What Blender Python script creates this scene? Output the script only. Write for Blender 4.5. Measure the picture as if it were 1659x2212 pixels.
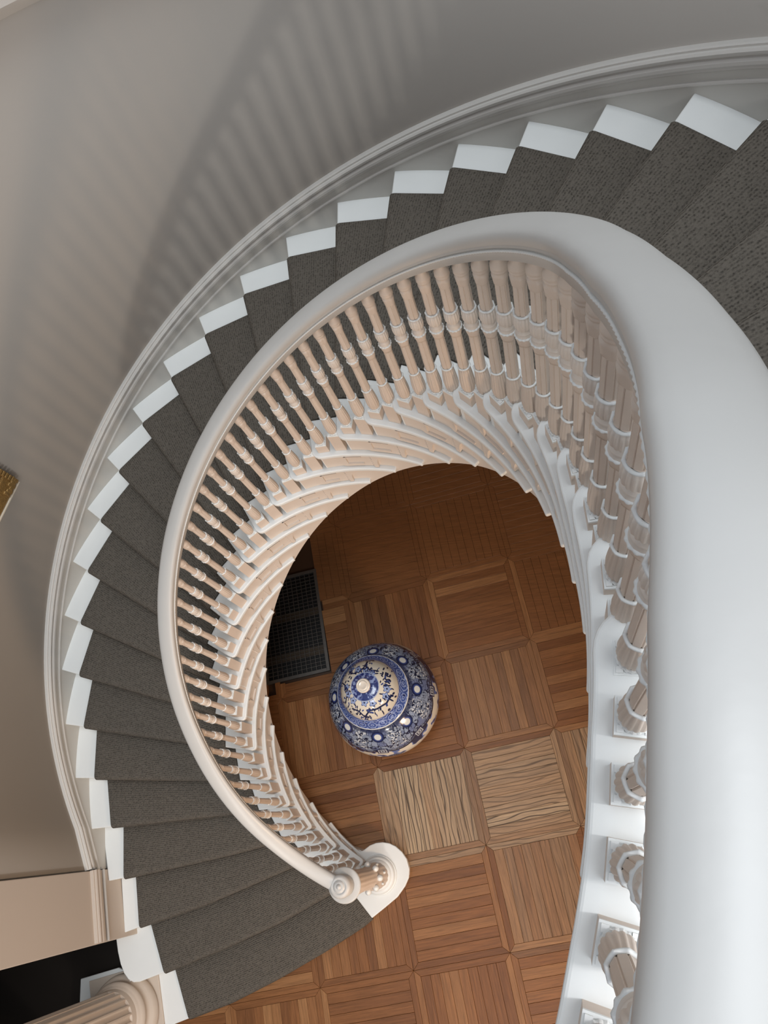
import bpy, bmesh, math, random
from math import sin, cos, pi, atan2, hypot, floor, sqrt
from mathutils import Matrix, Vector
import numpy as np

for o in list(bpy.data.objects):
    bpy.data.objects.remove(o, do_unlink=True)
SC = bpy.context.scene
COL = SC.collection
S = 0.17                      # one stair riser in metres; the plan below is measured in risers
random.seed(7)
RNG = np.random.default_rng(11)

# ---------------------------------------------------------------- camera
cam_d = bpy.data.cameras.new('camera')
cam = bpy.data.objects.new('camera', cam_d)
COL.objects.link(cam)
RC = Matrix(((0.9742370844, -0.0408688612, -0.2217923341),
             (0.1211799938, 0.9242767244, 0.3619778250),
             (0.1902038706, -0.3795290145, 0.9054171496)))
M = RC.transposed().to_4x4()
M.translation = Vector((5.607477089, -3.924984509, 36.117368486)) * S
cam.matrix_world = M
cam_d.sensor_fit = 'VERTICAL'
cam_d.sensor_height = 36.0
cam_d.lens = 1652.7046 * 36.0 / 2212.0
cam_d.clip_start = 0.02
cam_d.clip_end = 200
SC.camera = cam

# ---------------------------------------------------------------- world, lights, exposure
w = bpy.data.worlds.new('world')
SC.world = w
w.use_nodes = True
bg = w.node_tree.nodes['Background']
bg.inputs[0].default_value = (0.80, 0.88, 1.0, 1)
bg.inputs[1].default_value = 0.50

def area(name, loc, target, sx, sy, power, color):
    d = bpy.data.lights.new(name, 'AREA')
    d.shape = 'RECTANGLE'
    d.size, d.size_y = sx * S, sy * S
    d.energy = power
    d.color = color
    o = bpy.data.objects.new(name, d)
    COL.objects.link(o)
    o.location = Vector(loc) * S
    o.rotation_euler = (Vector(target) - Vector(loc)).to_track_quat('-Z', 'Y').to_euler()
    return o

area('skylight', (20, -6, 135), (0, 0, 8), 40, 40, 1350, (0.90, 0.96, 1.0))
area('hall_window', (2, -26, 17), (-1, 14, 21), 1.3, 1.3, 38, (1.0, 0.95, 0.88))
area('front_fill', (7, -32, 42), (-4, 12, 24), 14, 12, 110, (0.98, 0.98, 1.0))  # added broad frontal fill to lift the curved wall
area('side_fill', (23, -4, 40), (-13, 3, 10), 8, 8, 170, (0.98, 0.98, 1.0))  # added fill from the right to brighten treads along the left wall
area('warm_fill', (11, -14, 12), (-10, 0, 10), 3, 3, 42, (1.0, 0.70, 0.46))  # added warm fill standing in for light bounced off the wooden floor
SC.view_settings.view_transform = 'Standard'
SC.view_settings.look = 'None'
SC.view_settings.gamma = 1.0
SC.view_settings.use_curve_mapping = False
SC.view_settings.exposure = 0.46

# ---------------------------------------------------------------- materials
def mat(name, color, rough=0.5, spec=0.5, bump=0.0, bscale=60.0, var=0.0, vscale=3.0, metallic=0.0):
    m = bpy.data.materials.new(name)
    m.use_nodes = True
    nt = m.node_tree
    b = nt.nodes['Principled BSDF']
    b.inputs['Roughness'].default_value = rough
    b.inputs['Specular IOR Level'].default_value = spec
    b.inputs['Metallic'].default_value = metallic
    b.inputs['Base Color'].default_value = (*color, 1)
    geo = nt.nodes.new('ShaderNodeNewGeometry')
    if var > 0:
        n = nt.nodes.new('ShaderNodeTexNoise')
        n.inputs['Scale'].default_value = vscale
        n.inputs['Detail'].default_value = 6
        nt.links.new(geo.outputs['Position'], n.inputs['Vector'])
        mx = nt.nodes.new('ShaderNodeMix')
        mx.data_type = 'RGBA'
        mx.inputs[6].default_value = (*[c * (1 - var) for c in color], 1)
        mx.inputs[7].default_value = (*[min(1, c * (1 + var)) for c in color], 1)
        nt.links.new(n.outputs['Fac'], mx.inputs[0])
        nt.links.new(mx.outputs[2], b.inputs['Base Color'])
    if bump > 0:
        n2 = nt.nodes.new('ShaderNodeTexNoise')
        n2.inputs['Scale'].default_value = bscale
        n2.inputs['Detail'].default_value = 4
        nt.links.new(geo.outputs['Position'], n2.inputs['Vector'])
        bp = nt.nodes.new('ShaderNodeBump')
        bp.inputs['Strength'].default_value = bump
        bp.inputs['Distance'].default_value = 0.004
        nt.links.new(n2.outputs['Fac'], bp.inputs['Height'])
        nt.links.new(bp.outputs['Normal'], b.inputs['Normal'])
    return m

M_WHITE = mat('white_paint', (0.78, 0.79, 0.775), 0.42, 0.4, 0.12, 40, 0.03, 6)
M_RAIL = mat('rail_paint', (0.53, 0.515, 0.49), 0.38, 0.45, 0.10, 30, 0.05, 5)
M_GLAZE = mat('beige_glaze_paint', (0.67, 0.565, 0.48), 0.5, 0.35, 0.15, 60, 0.06, 14)
M_PANEL = mat('beige_panel_paint', (0.70, 0.615, 0.54), 0.5, 0.35, 0.1, 60, 0.04, 8)
M_COLLAR = mat('pale_glaze_paint', (0.72, 0.645, 0.575), 0.45, 0.35, 0.1, 60, 0.06, 14)
M_WALL = mat('grey_wall_paint', (0.40, 0.375, 0.345), 0.75, 0.2, 0.05, 90, 0.02, 1.5)
M_TRIM = mat('wall_trim_paint', (0.55, 0.53, 0.50), 0.45, 0.35, 0.05, 60, 0.02, 4)
M_STRING = mat('wall_string_paint', (0.50, 0.485, 0.45), 0.5, 0.3, 0.05, 60, 0.02, 4)
M_DARK = mat('dark_iron', (0.012, 0.012, 0.012), 0.6, 0.3)
M_GRATE = mat('grate_metal', (0.12, 0.11, 0.10), 0.5, 0.5, 0, 1, 0.2, 20, 0.6)
M_HALL = mat('hall_shade_black', (0.02, 0.015, 0.012), 0.8, 0.2)  # near-black so the hall reads as unlit; shade painted as colour
M_COLUMN = mat('column_paint', (0.56, 0.47, 0.39), 0.5, 0.3, 0.05, 60, 0.04, 6)
M_PIER = mat('pier_paint', (0.54, 0.46, 0.39), 0.6, 0.3, 0.05, 60, 0.02, 2)

def carpet_mat():
    m = bpy.data.materials.new('taupe_tweed_carpet')
    m.use_nodes = True
    nt = m.node_tree
    b = nt.nodes['Principled BSDF']
    b.inputs['Roughness'].default_value = 0.95
    b.inputs['Specular IOR Level'].default_value = 0.1
    uv = nt.nodes.new('ShaderNodeUVMap')
    # loops of the weave: two crossed wave bands broken up by noise
    n0 = nt.nodes.new('ShaderNodeTexNoise')
    n0.inputs['Scale'].default_value = 9
    n0.inputs['Detail'].default_value = 5
    nt.links.new(uv.outputs['UV'], n0.inputs['Vector'])
    w1 = nt.nodes.new('ShaderNodeTexWave')
    w1.wave_type = 'BANDS'
    w1.bands_direction = 'Y'
    w1.inputs['Scale'].default_value = 4.2
    w1.inputs['Distortion'].default_value = 3.5
    w1.inputs['Detail'].default_value = 3
    w1.inputs['Detail Scale'].default_value = 5
    nt.links.new(uv.outputs['UV'], w1.inputs['Vector'])
    v = nt.nodes.new('ShaderNodeTexVoronoi')
    v.inputs['Scale'].default_value = 17
    nt.links.new(uv.outputs['UV'], v.inputs['Vector'])
    ml = nt.nodes.new('ShaderNodeMath')
    ml.operation = 'MULTIPLY'
    nt.links.new(w1.outputs['Fac'], ml.inputs[0])
    nt.links.new(n0.outputs['Fac'], ml.inputs[1])
    ad = nt.nodes.new('ShaderNodeMath')
    ad.operation = 'MULTIPLY_ADD'
    ad.inputs[1].default_value = 0.75
    nt.links.new(v.outputs['Distance'], ad.inputs[0])
    nt.links.new(ml.outputs[0], ad.inputs[2])
    r = nt.nodes.new('ShaderNodeValToRGB')
    r.color_ramp.elements[0].position = 0.12
    r.color_ramp.elements[0].color = (0.050, 0.044, 0.037, 1)
    r.color_ramp.elements[1].position = 0.62
    r.color_ramp.elements[1].color = (0.128, 0.112, 0.094, 1)
    nt.links.new(ad.outputs[0], r.inputs['Fac'])
    nt.links.new(r.outputs['Color'], b.inputs['Base Color'])
    bp = nt.nodes.new('ShaderNodeBump')
    bp.inputs['Strength'].default_value = 0.8
    bp.inputs['Distance'].default_value = 0.006
    nt.links.new(ad.outputs[0], bp.inputs['Height'])
    nt.links.new(bp.outputs['Normal'], b.inputs['Normal'])
    return m
M_CARPET = carpet_mat()

def wood_mat():
    m = bpy.data.materials.new('oak_parquet')
    m.use_nodes = True
    nt = m.node_tree
    L = nt.links.new
    b = nt.nodes['Principled BSDF']
    tc = nt.nodes.new('ShaderNodeTexCoord')
    oi = nt.nodes.new('ShaderNodeObjectInfo')
    cb = nt.nodes.new('ShaderNodeCombineXYZ')
    mu = nt.nodes.new('ShaderNodeMath')
    mu.operation = 'MULTIPLY'
    mu.inputs[1].default_value = 37.0
    L(oi.outputs['Random'], mu.inputs[0])
    L(mu.outputs[0], cb.inputs['X'])
    L(mu.outputs[0], cb.inputs['Y'])
    L(mu.outputs[0], cb.inputs['Z'])
    va = nt.nodes.new('ShaderNodeVectorMath')
    va.operation = 'ADD'
    L(tc.outputs['Object'], va.inputs[0])
    L(cb.outputs[0], va.inputs[1])
    mp = nt.nodes.new('ShaderNodeMapping')
    mp.inputs['Scale'].default_value = (5.0, 95.0, 20.0)
    L(va.outputs[0], mp.inputs['Vector'])
    n = nt.nodes.new('ShaderNodeTexNoise')
    n.inputs['Scale'].default_value = 1.0
    n.inputs['Detail'].default_value = 7
    n.inputs['Roughness'].default_value = 0.65
    L(mp.outputs[0], n.inputs['Vector'])
    # cathedral grain: distorted bands along the board
    mp2 = nt.nodes.new('ShaderNodeMapping')
    mp2.inputs['Scale'].default_value = (3.2, 12.0, 3.0)
    L(va.outputs[0], mp2.inputs['Vector'])
    wv = nt.nodes.new('ShaderNodeTexWave')
    wv.wave_type = 'BANDS'
    wv.bands_direction = 'Y'
    wv.inputs['Scale'].default_value = 0.75
    wv.inputs['Distortion'].default_value = 11.0
    wv.inputs['Detail'].default_value = 2
    wv.inputs['Detail Scale'].default_value = 0.8
    L(mp2.outputs[0], wv.inputs['Vector'])
    base = nt.nodes.new('ShaderNodeValToRGB')
    cr = base.color_ramp
    cr.elements[0].position = 0.0
    cr.elements[0].color = (0.165, 0.067, 0.025, 1)
    cr.elements[1].position = 1.0
    cr.elements[1].color = (0.305, 0.148, 0.061, 1)
    e = cr.elements.new(0.5)
    e.color = (0.225, 0.094, 0.034, 1)
    L(oi.outputs['Random'], base.inputs['Fac'])
    at = nt.nodes.new('ShaderNodeAttribute')
    at.attribute_type = 'OBJECT'
    at.attribute_name = 'wear'
    mxw = nt.nodes.new('ShaderNodeMix')
    mxw.data_type = 'RGBA'
    L(at.outputs['Fac'], mxw.inputs[0])
    L(base.outputs['Color'], mxw.inputs[6])
    mxw.inputs[7].default_value = (0.43, 0.305, 0.19, 1)
    # fine grain
    gr = nt.nodes.new('ShaderNodeMapRange')
    gr.inputs['From Min'].default_value = 0.3
    gr.inputs['From Max'].default_value = 0.7
    gr.inputs['To Min'].default_value = 0.66
    gr.inputs['To Max'].default_value = 1.22
    L(n.outputs['Fac'], gr.inputs['Value'])
    mg = nt.nodes.new('ShaderNodeVectorMath')
    mg.operation = 'SCALE'
    L(mxw.outputs[2], mg.inputs[0])
    L(gr.outputs[0], mg.inputs['Scale'])
    # dark open grain where the finish is worn off
    wr = nt.nodes.new('ShaderNodeValToRGB')
    wr.color_ramp.elements[0].position = 0.04
    wr.color_ramp.elements[0].color = (1, 1, 1, 1)
    wr.color_ramp.elements[1].position = 0.22
    wr.color_ramp.elements[1].color = (0, 0, 0, 1)
    L(wv.outputs['Fac'], wr.inputs['Fac'])
    wm = nt.nodes.new('ShaderNodeMath')
    wm.operation = 'MULTIPLY'
    L(wr.outputs['Color'], wm.inputs[0])
    L(at.outputs['Fac'], wm.inputs[1])
    wm2 = nt.nodes.new('ShaderNodeMath')
    wm2.operation = 'MULTIPLY'
    wm2.inputs[1].default_value = 0.85
    L(wm.outputs[0], wm2.inputs[0])
    mxd = nt.nodes.new('ShaderNodeMix')
    mxd.data_type = 'RGBA'
    L(wm2.outputs[0], mxd.inputs[0])
    L(mg.outputs[0], mxd.inputs[6])
    mxd.inputs[7].default_value = (0.05, 0.028, 0.016, 1)
    L(mxd.outputs[2], b.inputs['Base Color'])
    rr = nt.nodes.new('ShaderNodeMapRange')
    rr.inputs['To Min'].default_value = 0.30
    rr.inputs['To Max'].default_value = 0.46
    L(n.outputs['Fac'], rr.inputs['Value'])
    L(rr.outputs[0], b.inputs['Roughness'])
    b.inputs['Specular IOR Level'].default_value = 0.28
    bp = nt.nodes.new('ShaderNodeBump')
    bp.inputs['Strength'].default_value = 0.25
    bp.inputs['Distance'].default_value = 0.002
    L(n.outputs['Fac'], bp.inputs['Height'])
    L(bp.outputs['Normal'], b.inputs['Normal'])
    return m
M_WOOD = wood_mat()

def attr_mat(name, rough, spec):
    m = bpy.data.materials.new(name)
    m.use_nodes = True
    nt = m.node_tree
    b = nt.nodes['Principled BSDF']
    a = nt.nodes.new('ShaderNodeAttribute')
    a.attribute_name = 'glaze'
    nt.links.new(a.outputs['Color'], b.inputs['Base Color'])
    b.inputs['Roughness'].default_value = rough
    b.inputs['Specular IOR Level'].default_value = spec
    return m
M_CHINA = attr_mat('blue_white_porcelain', 0.12, 0.6)
M_KNOB = mat('cream_porcelain', (0.72, 0.64, 0.54), 0.15, 0.6)
M_GOLD = mat('gilt_wood', (0.30, 0.18, 0.06), 0.4, 0.5, 0.9, 120, 0.5, 90, 0.5)
M_GOLDL = mat('pale_gilt_edge', (0.62, 0.55, 0.44), 0.4, 0.5, 0.3, 120, 0.1, 90)
M_CANVAS = mat('dark_canvas', (0.05, 0.04, 0.03), 0.6, 0.3, 0.2, 200, 0.3, 10)

# ---------------------------------------------------------------- mesh helpers (coordinates in risers)
def mk(name, V, F, m, parent=None, smooth=False, bevel=0.0, seg=2, raw=False, link=True):
    me = bpy.data.meshes.new(name)
    k = 1.0 if raw else S
    me.from_pydata([(x * k, y * k, z * k) for x, y, z in V], [], F)
    bm = bmesh.new()
    bm.from_mesh(me)
    bmesh.ops.recalc_face_normals(bm, faces=bm.faces)
    bm.to_mesh(me)
    bm.free()
    if smooth:
        me.polygons.foreach_set('use_smooth', [True] * len(me.polygons))
    me.materials.append(m)
    o = bpy.data.objects.new(name, me)
    if link:
        COL.objects.link(o)
    if parent:
        o.parent = parent
    if bevel > 0:
        b = o.modifiers.new('bevel', 'BEVEL')
        b.width = bevel * S
        b.segments = seg
        b.limit_method = 'ANGLE'
        b.angle_limit = math.radians(40)
    return o

def empty(name, loc=(0, 0, 0)):
    o = bpy.data.objects.new(name, None)
    o.empty_display_size = 0.1
    COL.objects.link(o)
    o.location = Vector(loc) * S
    return o

def tag(o, label, cat, group=None):
    o['label'] = label
    o['category'] = cat
    if group:
        o['group'] = group

def struct(o):
    o['kind'] = 'structure'
    return o

def prism(P, z0, z1):
    n = len(P)
    V = [(x, y, z0) for x, y in P] + [(x, y, z1) for x, y in P]
    F = [list(range(n)), list(range(n, 2 * n))]
    for i in range(n):
        j = (i + 1) % n
        F.append([i, j, n + j, n + i])
    return V, F

def loft(rings, closed_ring=True, cap=True):
    V, F = [], []
    n = len(rings[0])
    for r in rings:
        V += r
    for i in range(len(rings) - 1):
        for j in range(n if closed_ring else n - 1):
            k = (j + 1) % n
            F.append([i * n + j, i * n + k, (i + 1) * n + k, (i + 1) * n + j])
    if cap and closed_ring:
        F.append(list(range(n)))
        F.append(list(range((len(rings) - 1) * n, len(rings) * n)))
    return V, F

def lathe(prof, seg=32, fn=None, cap=True):
    rings = []
    for z, r in prof:
        rings.append([((r * (fn(z, 2 * pi * j / seg) if fn else 1)) * cos(2 * pi * j / seg),
                       (r * (fn(z, 2 * pi * j / seg) if fn else 1)) * sin(2 * pi * j / seg), z) for j in range(seg)])
    return loft(rings, True, cap)

def join(*VF):
    V, F = [], []
    for v, f in VF:
        b = len(V)
        V += v
        F += [[i + b for i in q] for q in f]
    return V, F

def box(x0, x1, y0, y1, z0, z1):
    return prism([(x0, y0), (x1, y0), (x1, y1), (x0, y1)], z0, z1)

def pol(r, a):
    return (r * cos(a), r * sin(a))

def lerp(a, b, t):
    return a + (b - a) * t

# ---------------------------------------------------------------- plan of the stair (angles fall as one climbs)
NT = 29                                                  # risers up to the landing
_K = [0, 1, 2, 3, 4, 5, 7, 10, 14, 18, 19, 24, 29, 31]
_A = [4.486, 4.310, 4.134, 3.9577, 3.783, 3.609, 3.2555, 2.7545, 2.0858, 1.4198, 1.254, 0.420, -0.414, -0.748]
def a_in(k):            # angle of the first baluster on tread k
    return float(np.interp(k, _K, _A))
def a_front(k):
    return a_in(k) + 0.0625
def k_nose(a):          # nosing line along the well, as a continuous step number
    return float(np.interp(-(a - 0.0625), [-x for x in _A], _K))
def a_out(k):
    return 4.10385 - 0.143826 * (k - 0.04)
_RA = [-1.15, -1.0, -0.9, -0.795, -0.743, -0.686, -0.64, -0.568, -0.516, -0.413, -0.39, -0.24, -0.09, 0.05, 5.0]
_RR = [9.0, 8.37, 7.95, 7.562, 7.376, 7.204, 7.072, 6.86, 6.721, 6.517, 6.47, 6.27, 6.10, 6.03, 6.03]
def r_in(a):
    return float(np.interp(a, _RA, _RR))
_TA = [3.960, 3.792, 3.626, 3.452, 3.278, 3.113, 2.944, 2.774, 2.607, 2.438, 2.270, 2.106, 1.942, 1.777, 1.606, 1.443, 1.272,
       1.100, 0.931, 0.767, 0.595, 0.423, 0.254, 0.086, -0.073, -0.24, -0.39, -0.53, -0.67, -0.81]
def a_tail(k):
    return float(np.interp(k, list(range(len(_TA))), _TA))
def z_bot(a):
    if a > _TA[0]:
        return -1.0
    return float(np.interp(-a, [-x for x in _TA], list(range(len(_TA))))) - 0.31
RW = 14.52
FRONT = {
    1: [(-16.2, -12.75), (-11.13, -11.08), (-9.24, -10.48), (-7.2, -9.63), (-5.16, -8.65), (-3.54, -7.8), (-3.04, -7.46)],
    2: [(-13.55, -9.74), (-11.87, -9.24), (-8.9, -8.24), (-6.86, -7.48), (-4.43, -6.34), (-3.00, -5.26)],
    3: [(-13.29, -7.62), (-12.61, -7.41), (-9.55, -6.57), (-6.5, -5.52), (-3.86, -4.63)],
    4: [(-13.64, -5.58), (-12.93, -5.48), (-10.2, -5.05), (-8.16, -4.71), (-6.46, -4.36), (-4.62, -3.88)],
}
def front(k):           # nosing polyline of tread k, wall end first
    if k in FRONT:
        return FRONT[k]
    o = (-14.13, -3.54) if k == 5 else pol(RW + 0.05, a_out(k))
    i = pol(r_in(a_front(k)), a_front(k))
    return [(lerp(o[0], i[0], t), lerp(o[1], i[1], t)) for t in (0, 0.25, 0.5, 0.75, 1)]
def pl_len(P):
    return [0] + list(np.cumsum([hypot(P[i + 1][0] - P[i][0], P[i + 1][1] - P[i][1]) for i in range(len(P) - 1)]))
def pl_at(P, s):
    L = pl_len(P)
    s = s * L[-1]
    return (float(np.interp(s, L, [p[0] for p in P])), float(np.interp(s, L, [p[1] for p in P])))
def s_at_r(P, r):       # fraction along a nosing where the plan radius falls to r
    best = 0
    for i in range(2001):
        x, y = pl_at(P, i / 2000)
        if hypot(x, y) <= r:
            return i / 2000
    return 1.0
CARP_IN = 7.31
CARP_OUT = {1: (-11.13, -11.08), 2: (-11.86, -9.24), 3: (-12.61, -7.41), 4: (-12.93, -5.48)}
def carpet_s(k):
    P = front(k)
    if k in CARP_OUT:
        L = pl_len(P)
        s0 = L[1] / L[-1]
    else:
        s0 = s_at_r(P, 13.58)
    if k == 1:
        return s0, 0.999
    if k == 2:
        return s0, s_at_r(P, 7.42)
    return s0, s_at_r(P, CARP_IN)
FR = {k: front(k) for k in range(1, NT + 2)}
CS = {k: carpet_s(k) for k in range(1, NT + 2)}

# ---------------------------------------------------------------- setting: floor
GX, GY, GS, GA = 0.029, 7.351, 4.1178, 0.14957
U = (cos(GA), sin(GA))
Vv = (sin(GA), -cos(GA))
floor_o = struct(mk('floor', *prism([(-45, -45), (45, -45), (45, 45), (-45, 45)], -0.6, -0.17),
                    mat('subfloor_wood', (0.06, 0.03, 0.016), 0.5, 0.3), bevel=0))
FRW = 0.52
gap = 0.004
NSTRIP = 9
inner = GS - FRW
sw = inner / NSTRIP
def plank_mesh(name, P):
    V, F = prism(P, -0.17, 0.0)
    o = mk(name, V, F, M_WOOD, link=False)
    me = o.data
    bpy.data.objects.remove(o)
    bm = bmesh.new()
    bm.from_mesh(me)
    ed = [e for e in bm.edges if all(abs(v.co.z) < 1e-6 for v in e.verts)]
    bmesh.ops.bevel(bm, geom=ed, offset=0.007 * S, segments=1, affect='EDGES')
    bm.to_mesh(me)
    bm.free()
    return me
ME_STRIP = plank_mesh('plank_strip', [(-inner / 2 + gap, -sw / 2 + gap), (inner / 2 - gap, -sw / 2 + gap),
                                      (inner / 2 - gap, sw / 2 - gap), (-inner / 2 + gap, sw / 2 - gap)])
hf = FRW / 2
ME_EDGE = plank_mesh('plank_edge', [(-GS / 2 + 2 * gap, gap), (GS / 2 - 2 * gap, gap), (GS / 2 - hf, hf - gap), (-GS / 2 + hf, hf - gap)])
def gpt(i, j):
    return (GX + GS * (i * U[0] + j * Vv[0]), GY + GS * (i * U[1] + j * Vv[1]))
GRATE = [(-5.024, 3.231), (-5.72, 8.54), (-9.02, 8.06), (-8.323, 2.769)]
def in_poly(p, P):
    c = False
    for i in range(len(P)):
        a, b = P[i], P[i - 1]
        if (a[1] > p[1]) != (b[1] > p[1]) and p[0] < (b[0] - a[0]) * (p[1] - a[1]) / (b[1] - a[1]) + a[0]:
            c = not c
    return c
WEAR = {(-1, 2): 0.9, (0, 2): 0.95, (1, 2): 0.6, (0, 3): 0.35, (0, 1): 0.15}
VIS = set()
for i in range(-5, 5):
    for j in range(-2, 8):
        cx, cy = gpt(i + 0.5, j + 0.5)
        for t in range(25):
            px, py = gpt(i + (t % 5) / 4, j + (t // 5) / 4)
            if hypot(px, py) < 5.6 and py > -6.5 or (py < -6.6 and px > -11.5 and px < 3.5 and py > -13 and
                                                     not (py > -11.2 + 0.5 * (px + 11.2))):
                VIS.add((i, j))
nplank = 0
def add_plank(me, x, y, rot, wear):
    global nplank
    o = bpy.data.objects.new('plank', me)
    COL.objects.link(o)
    o.parent = floor_o
    o.location = (x * S, y * S, random.uniform(-0.004, 0.003) * S)
    o.rotation_euler = (0, 0, rot)
    o['wear'] = max(0.0, min(1.0, wear))
    nplank += 1
extra = []
def plank_hidden(x, y):
    return in_poly((x, y), GRATE) 
edges_done = set()
for (i, j) in sorted(VIS, key=lambda c: hypot(*gpt(c[0] + .5, c[1] + .5))):
    wr = WEAR.get((i, j), 0.0)
    horiz = (i + j) % 2 == 0
    cx, cy = gpt(i + 0.5, j + 0.5)
    rot = GA if horiz else GA - pi / 2
    for q in range(NSTRIP):
        d = (q - (NSTRIP - 1) / 2) * sw
        ox, oy = (Vv[0] * d, Vv[1] * d) if horiz else (U[0] * d, U[1] * d)
        x, y = cx + ox, cy + oy
        dirv = U if horiz else Vv
        ends = [(x + dirv[0] * t * inner / 2, y + dirv[1] * t * inner / 2) for t in (-.9, -.5, 0, .5, .9)]
        ts = [t / 40 - .5 for t in range(41)]
        okk = [not in_poly((x + dirv[0] * t * inner, y + dirv[1] * t * inner), GRATE) for t in ts]
        if not all(okk):
            runs, st_ = [], None
            for q2 in range(42):
                if q2 < 41 and okk[q2]:
                    st_ = q2 if st_ is None else st_
                elif st_ is not None:
                    runs.append((st_, q2 - 1))
                    st_ = None
            for (r0_, r1_) in runs:
                la, lb = ts[r0_] * inner, ts[r1_] * inner
                if lb - la < 0.3:
                    continue
                me = plank_mesh('plank_cut', [((la - lb) / 2, -sw / 2 + gap), ((lb - la) / 2, -sw / 2 + gap), ((lb - la) / 2, sw / 2 - gap), ((la - lb) / 2, sw / 2 - gap)])
                mid = (la + lb) / 2
                add_plank(me, x + dirv[0] * mid, y + dirv[1] * mid, atan2(dirv[1], dirv[0]), 0)
            continue
        add_plank(ME_STRIP, x, y, rot + (pi if random.random() < .5 else 0), wr * random.uniform(0.6, 1.15))
    for (e, ex, ey, er) in ((('h', i, j), i + .5, j, GA), (('h', i, j + 1), i + .5, j + 1, GA),
                            (('v', i, j), i, j + .5, GA - pi / 2), (('v', i + 1, j), i + 1, j + .5, GA - pi / 2)):
        if e in edges_done:
            continue
        edges_done.add(e)
        x, y = gpt(ex, ey)
        for rr in (er, er + pi):
            ins = [in_poly((x + cos(rr) * t * GS - sin(rr) * .13, y + sin(rr) * t * GS + cos(rr) * .13), GRATE) for t in [q / 40 - .5 for q in range(41)]]
            if all(ins):
                continue
            if any(ins):
                q0 = [q for q in range(41) if not ins[q]]
                la, lb = (q0[0] / 40 - .5) * GS, (q0[-1] / 40 - .5) * GS
                if lb - la > 0.25:
                    me = plank_mesh('plank_cut', [(la, gap), (lb, gap), (lb, hf - gap), (la, hf - gap)])
                    add_plank(me, x, y, rr, 0)
                continue
            if nplank < 300:
                add_plank(ME_EDGE, x, y, rr, wr * random.uniform(0.3, 0.8))
            else:
                extra.append((ME_EDGE, x, y, rr))
# the rest of the parquet, further out, as one joined piece
def far_parquet():
    V, F = [], []
    def put(me, x, y, r):
        b = len(V)
        c, s_ = cos(r), sin(r)
        for v in me.vertices:
            px, py = v.co.x / S, v.co.y / S
            V.append((x + px * c - py * s_, y + px * s_ + py * c, v.co.z / S))
        F.extend([[q + b for q in p.vertices] for p in me.polygons])
    for a in extra:
        put(*a)
    for i in range(-6, 6):
        for j in range(-3, 9):
            if (i, j) in VIS:
                continue
            horiz = (i + j) % 2 == 0
            cx, cy = gpt(i + 0.5, j + 0.5)
            for q in range(NSTRIP):
                d = (q - (NSTRIP - 1) / 2) * sw
                ox, oy = (Vv[0] * d, Vv[1] * d) if horiz else (U[0] * d, U[1] * d)
                dirv = U if horiz else Vv
                if not any(in_poly((cx + ox + dirv[0] * t * inner / 2, cy + oy + dirv[1] * t * inner / 2), GRATE) for t in (-.8, -.4, 0, .4, .8)):
                    put(ME_STRIP, cx + ox, cy + oy, GA if horiz else GA - pi / 2)
            for (ex, ey, er) in ((i + .5, j, GA), (i, j + .5, GA - pi / 2)):
                x, y = gpt(ex, ey)
                if not in_poly((x, y), GRATE):
                    put(ME_EDGE, x, y, er)
                    put(ME_EDGE, x, y, er + pi)
    return V, F
fp = mk('plank_field', *far_parquet(), M_WOOD, parent=floor_o)
fp['kind'] = 'stuff'
fp['wear'] = 0.0

# ---------------------------------------------------------------- setting: walls
def arc_band(r0, r1, a0, a1, z0, z1, n=96):
    rings = []
    for i in range(n + 1):
        a = lerp(a0, a1, i / n)
        rings.append([(*pol(r0, a), z0), (*pol(r1, a), z0), (*pol(r1, a), z1), (*pol(r0, a), z1)])
    return loft(rings)
WA1 = atan2(-3.54, -14.13) + 2 * pi
def wall_plan():
    P = [pol(RW, lerp(-0.35, WA1, i / 120)) for i in range(121)]
    return P + [(-13.90, -5.12)]
WP = wall_plan()
def wall_mesh(P, z0, z1, th):
    rings = []
    for (x, y) in P:
        r = hypot(x, y)
        q = (x * (r + th) / r, y * (r + th) / r)
        rings.append([(x, y, z0), (*q, z0), (*q, z1), (x, y, z1)])
    return loft(rings)
wall_left = struct(mk('wall_left', *wall_mesh(WP, 0, 42, 0.8), M_WALL, smooth=False))
for p in wall_left.data.polygons:
    p.use_smooth = abs(p.normal.z) < 0.5
PF0, PF1 = (-13.76, -5.12), (-13.24, -7.78)           # face of the pier that ends the curved wall
PN = (-(PF1[1] - PF0[1]), (PF1[0] - PF0[0]))
_l = hypot(*PN)
PN = (PN[0] / _l, PN[1] / _l)                         # towards the stair
pier = struct(mk('wall_front', *prism([PF0, PF1, (PF1[0] - PN[0] * 2.6, PF1[1] - PN[1] * 2.6),
                                       (PF0[0] - PN[0] * 2.6, PF0[1] - PN[1] * 2.6)], 0, 42), M_PIER, bevel=0.03))

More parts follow.
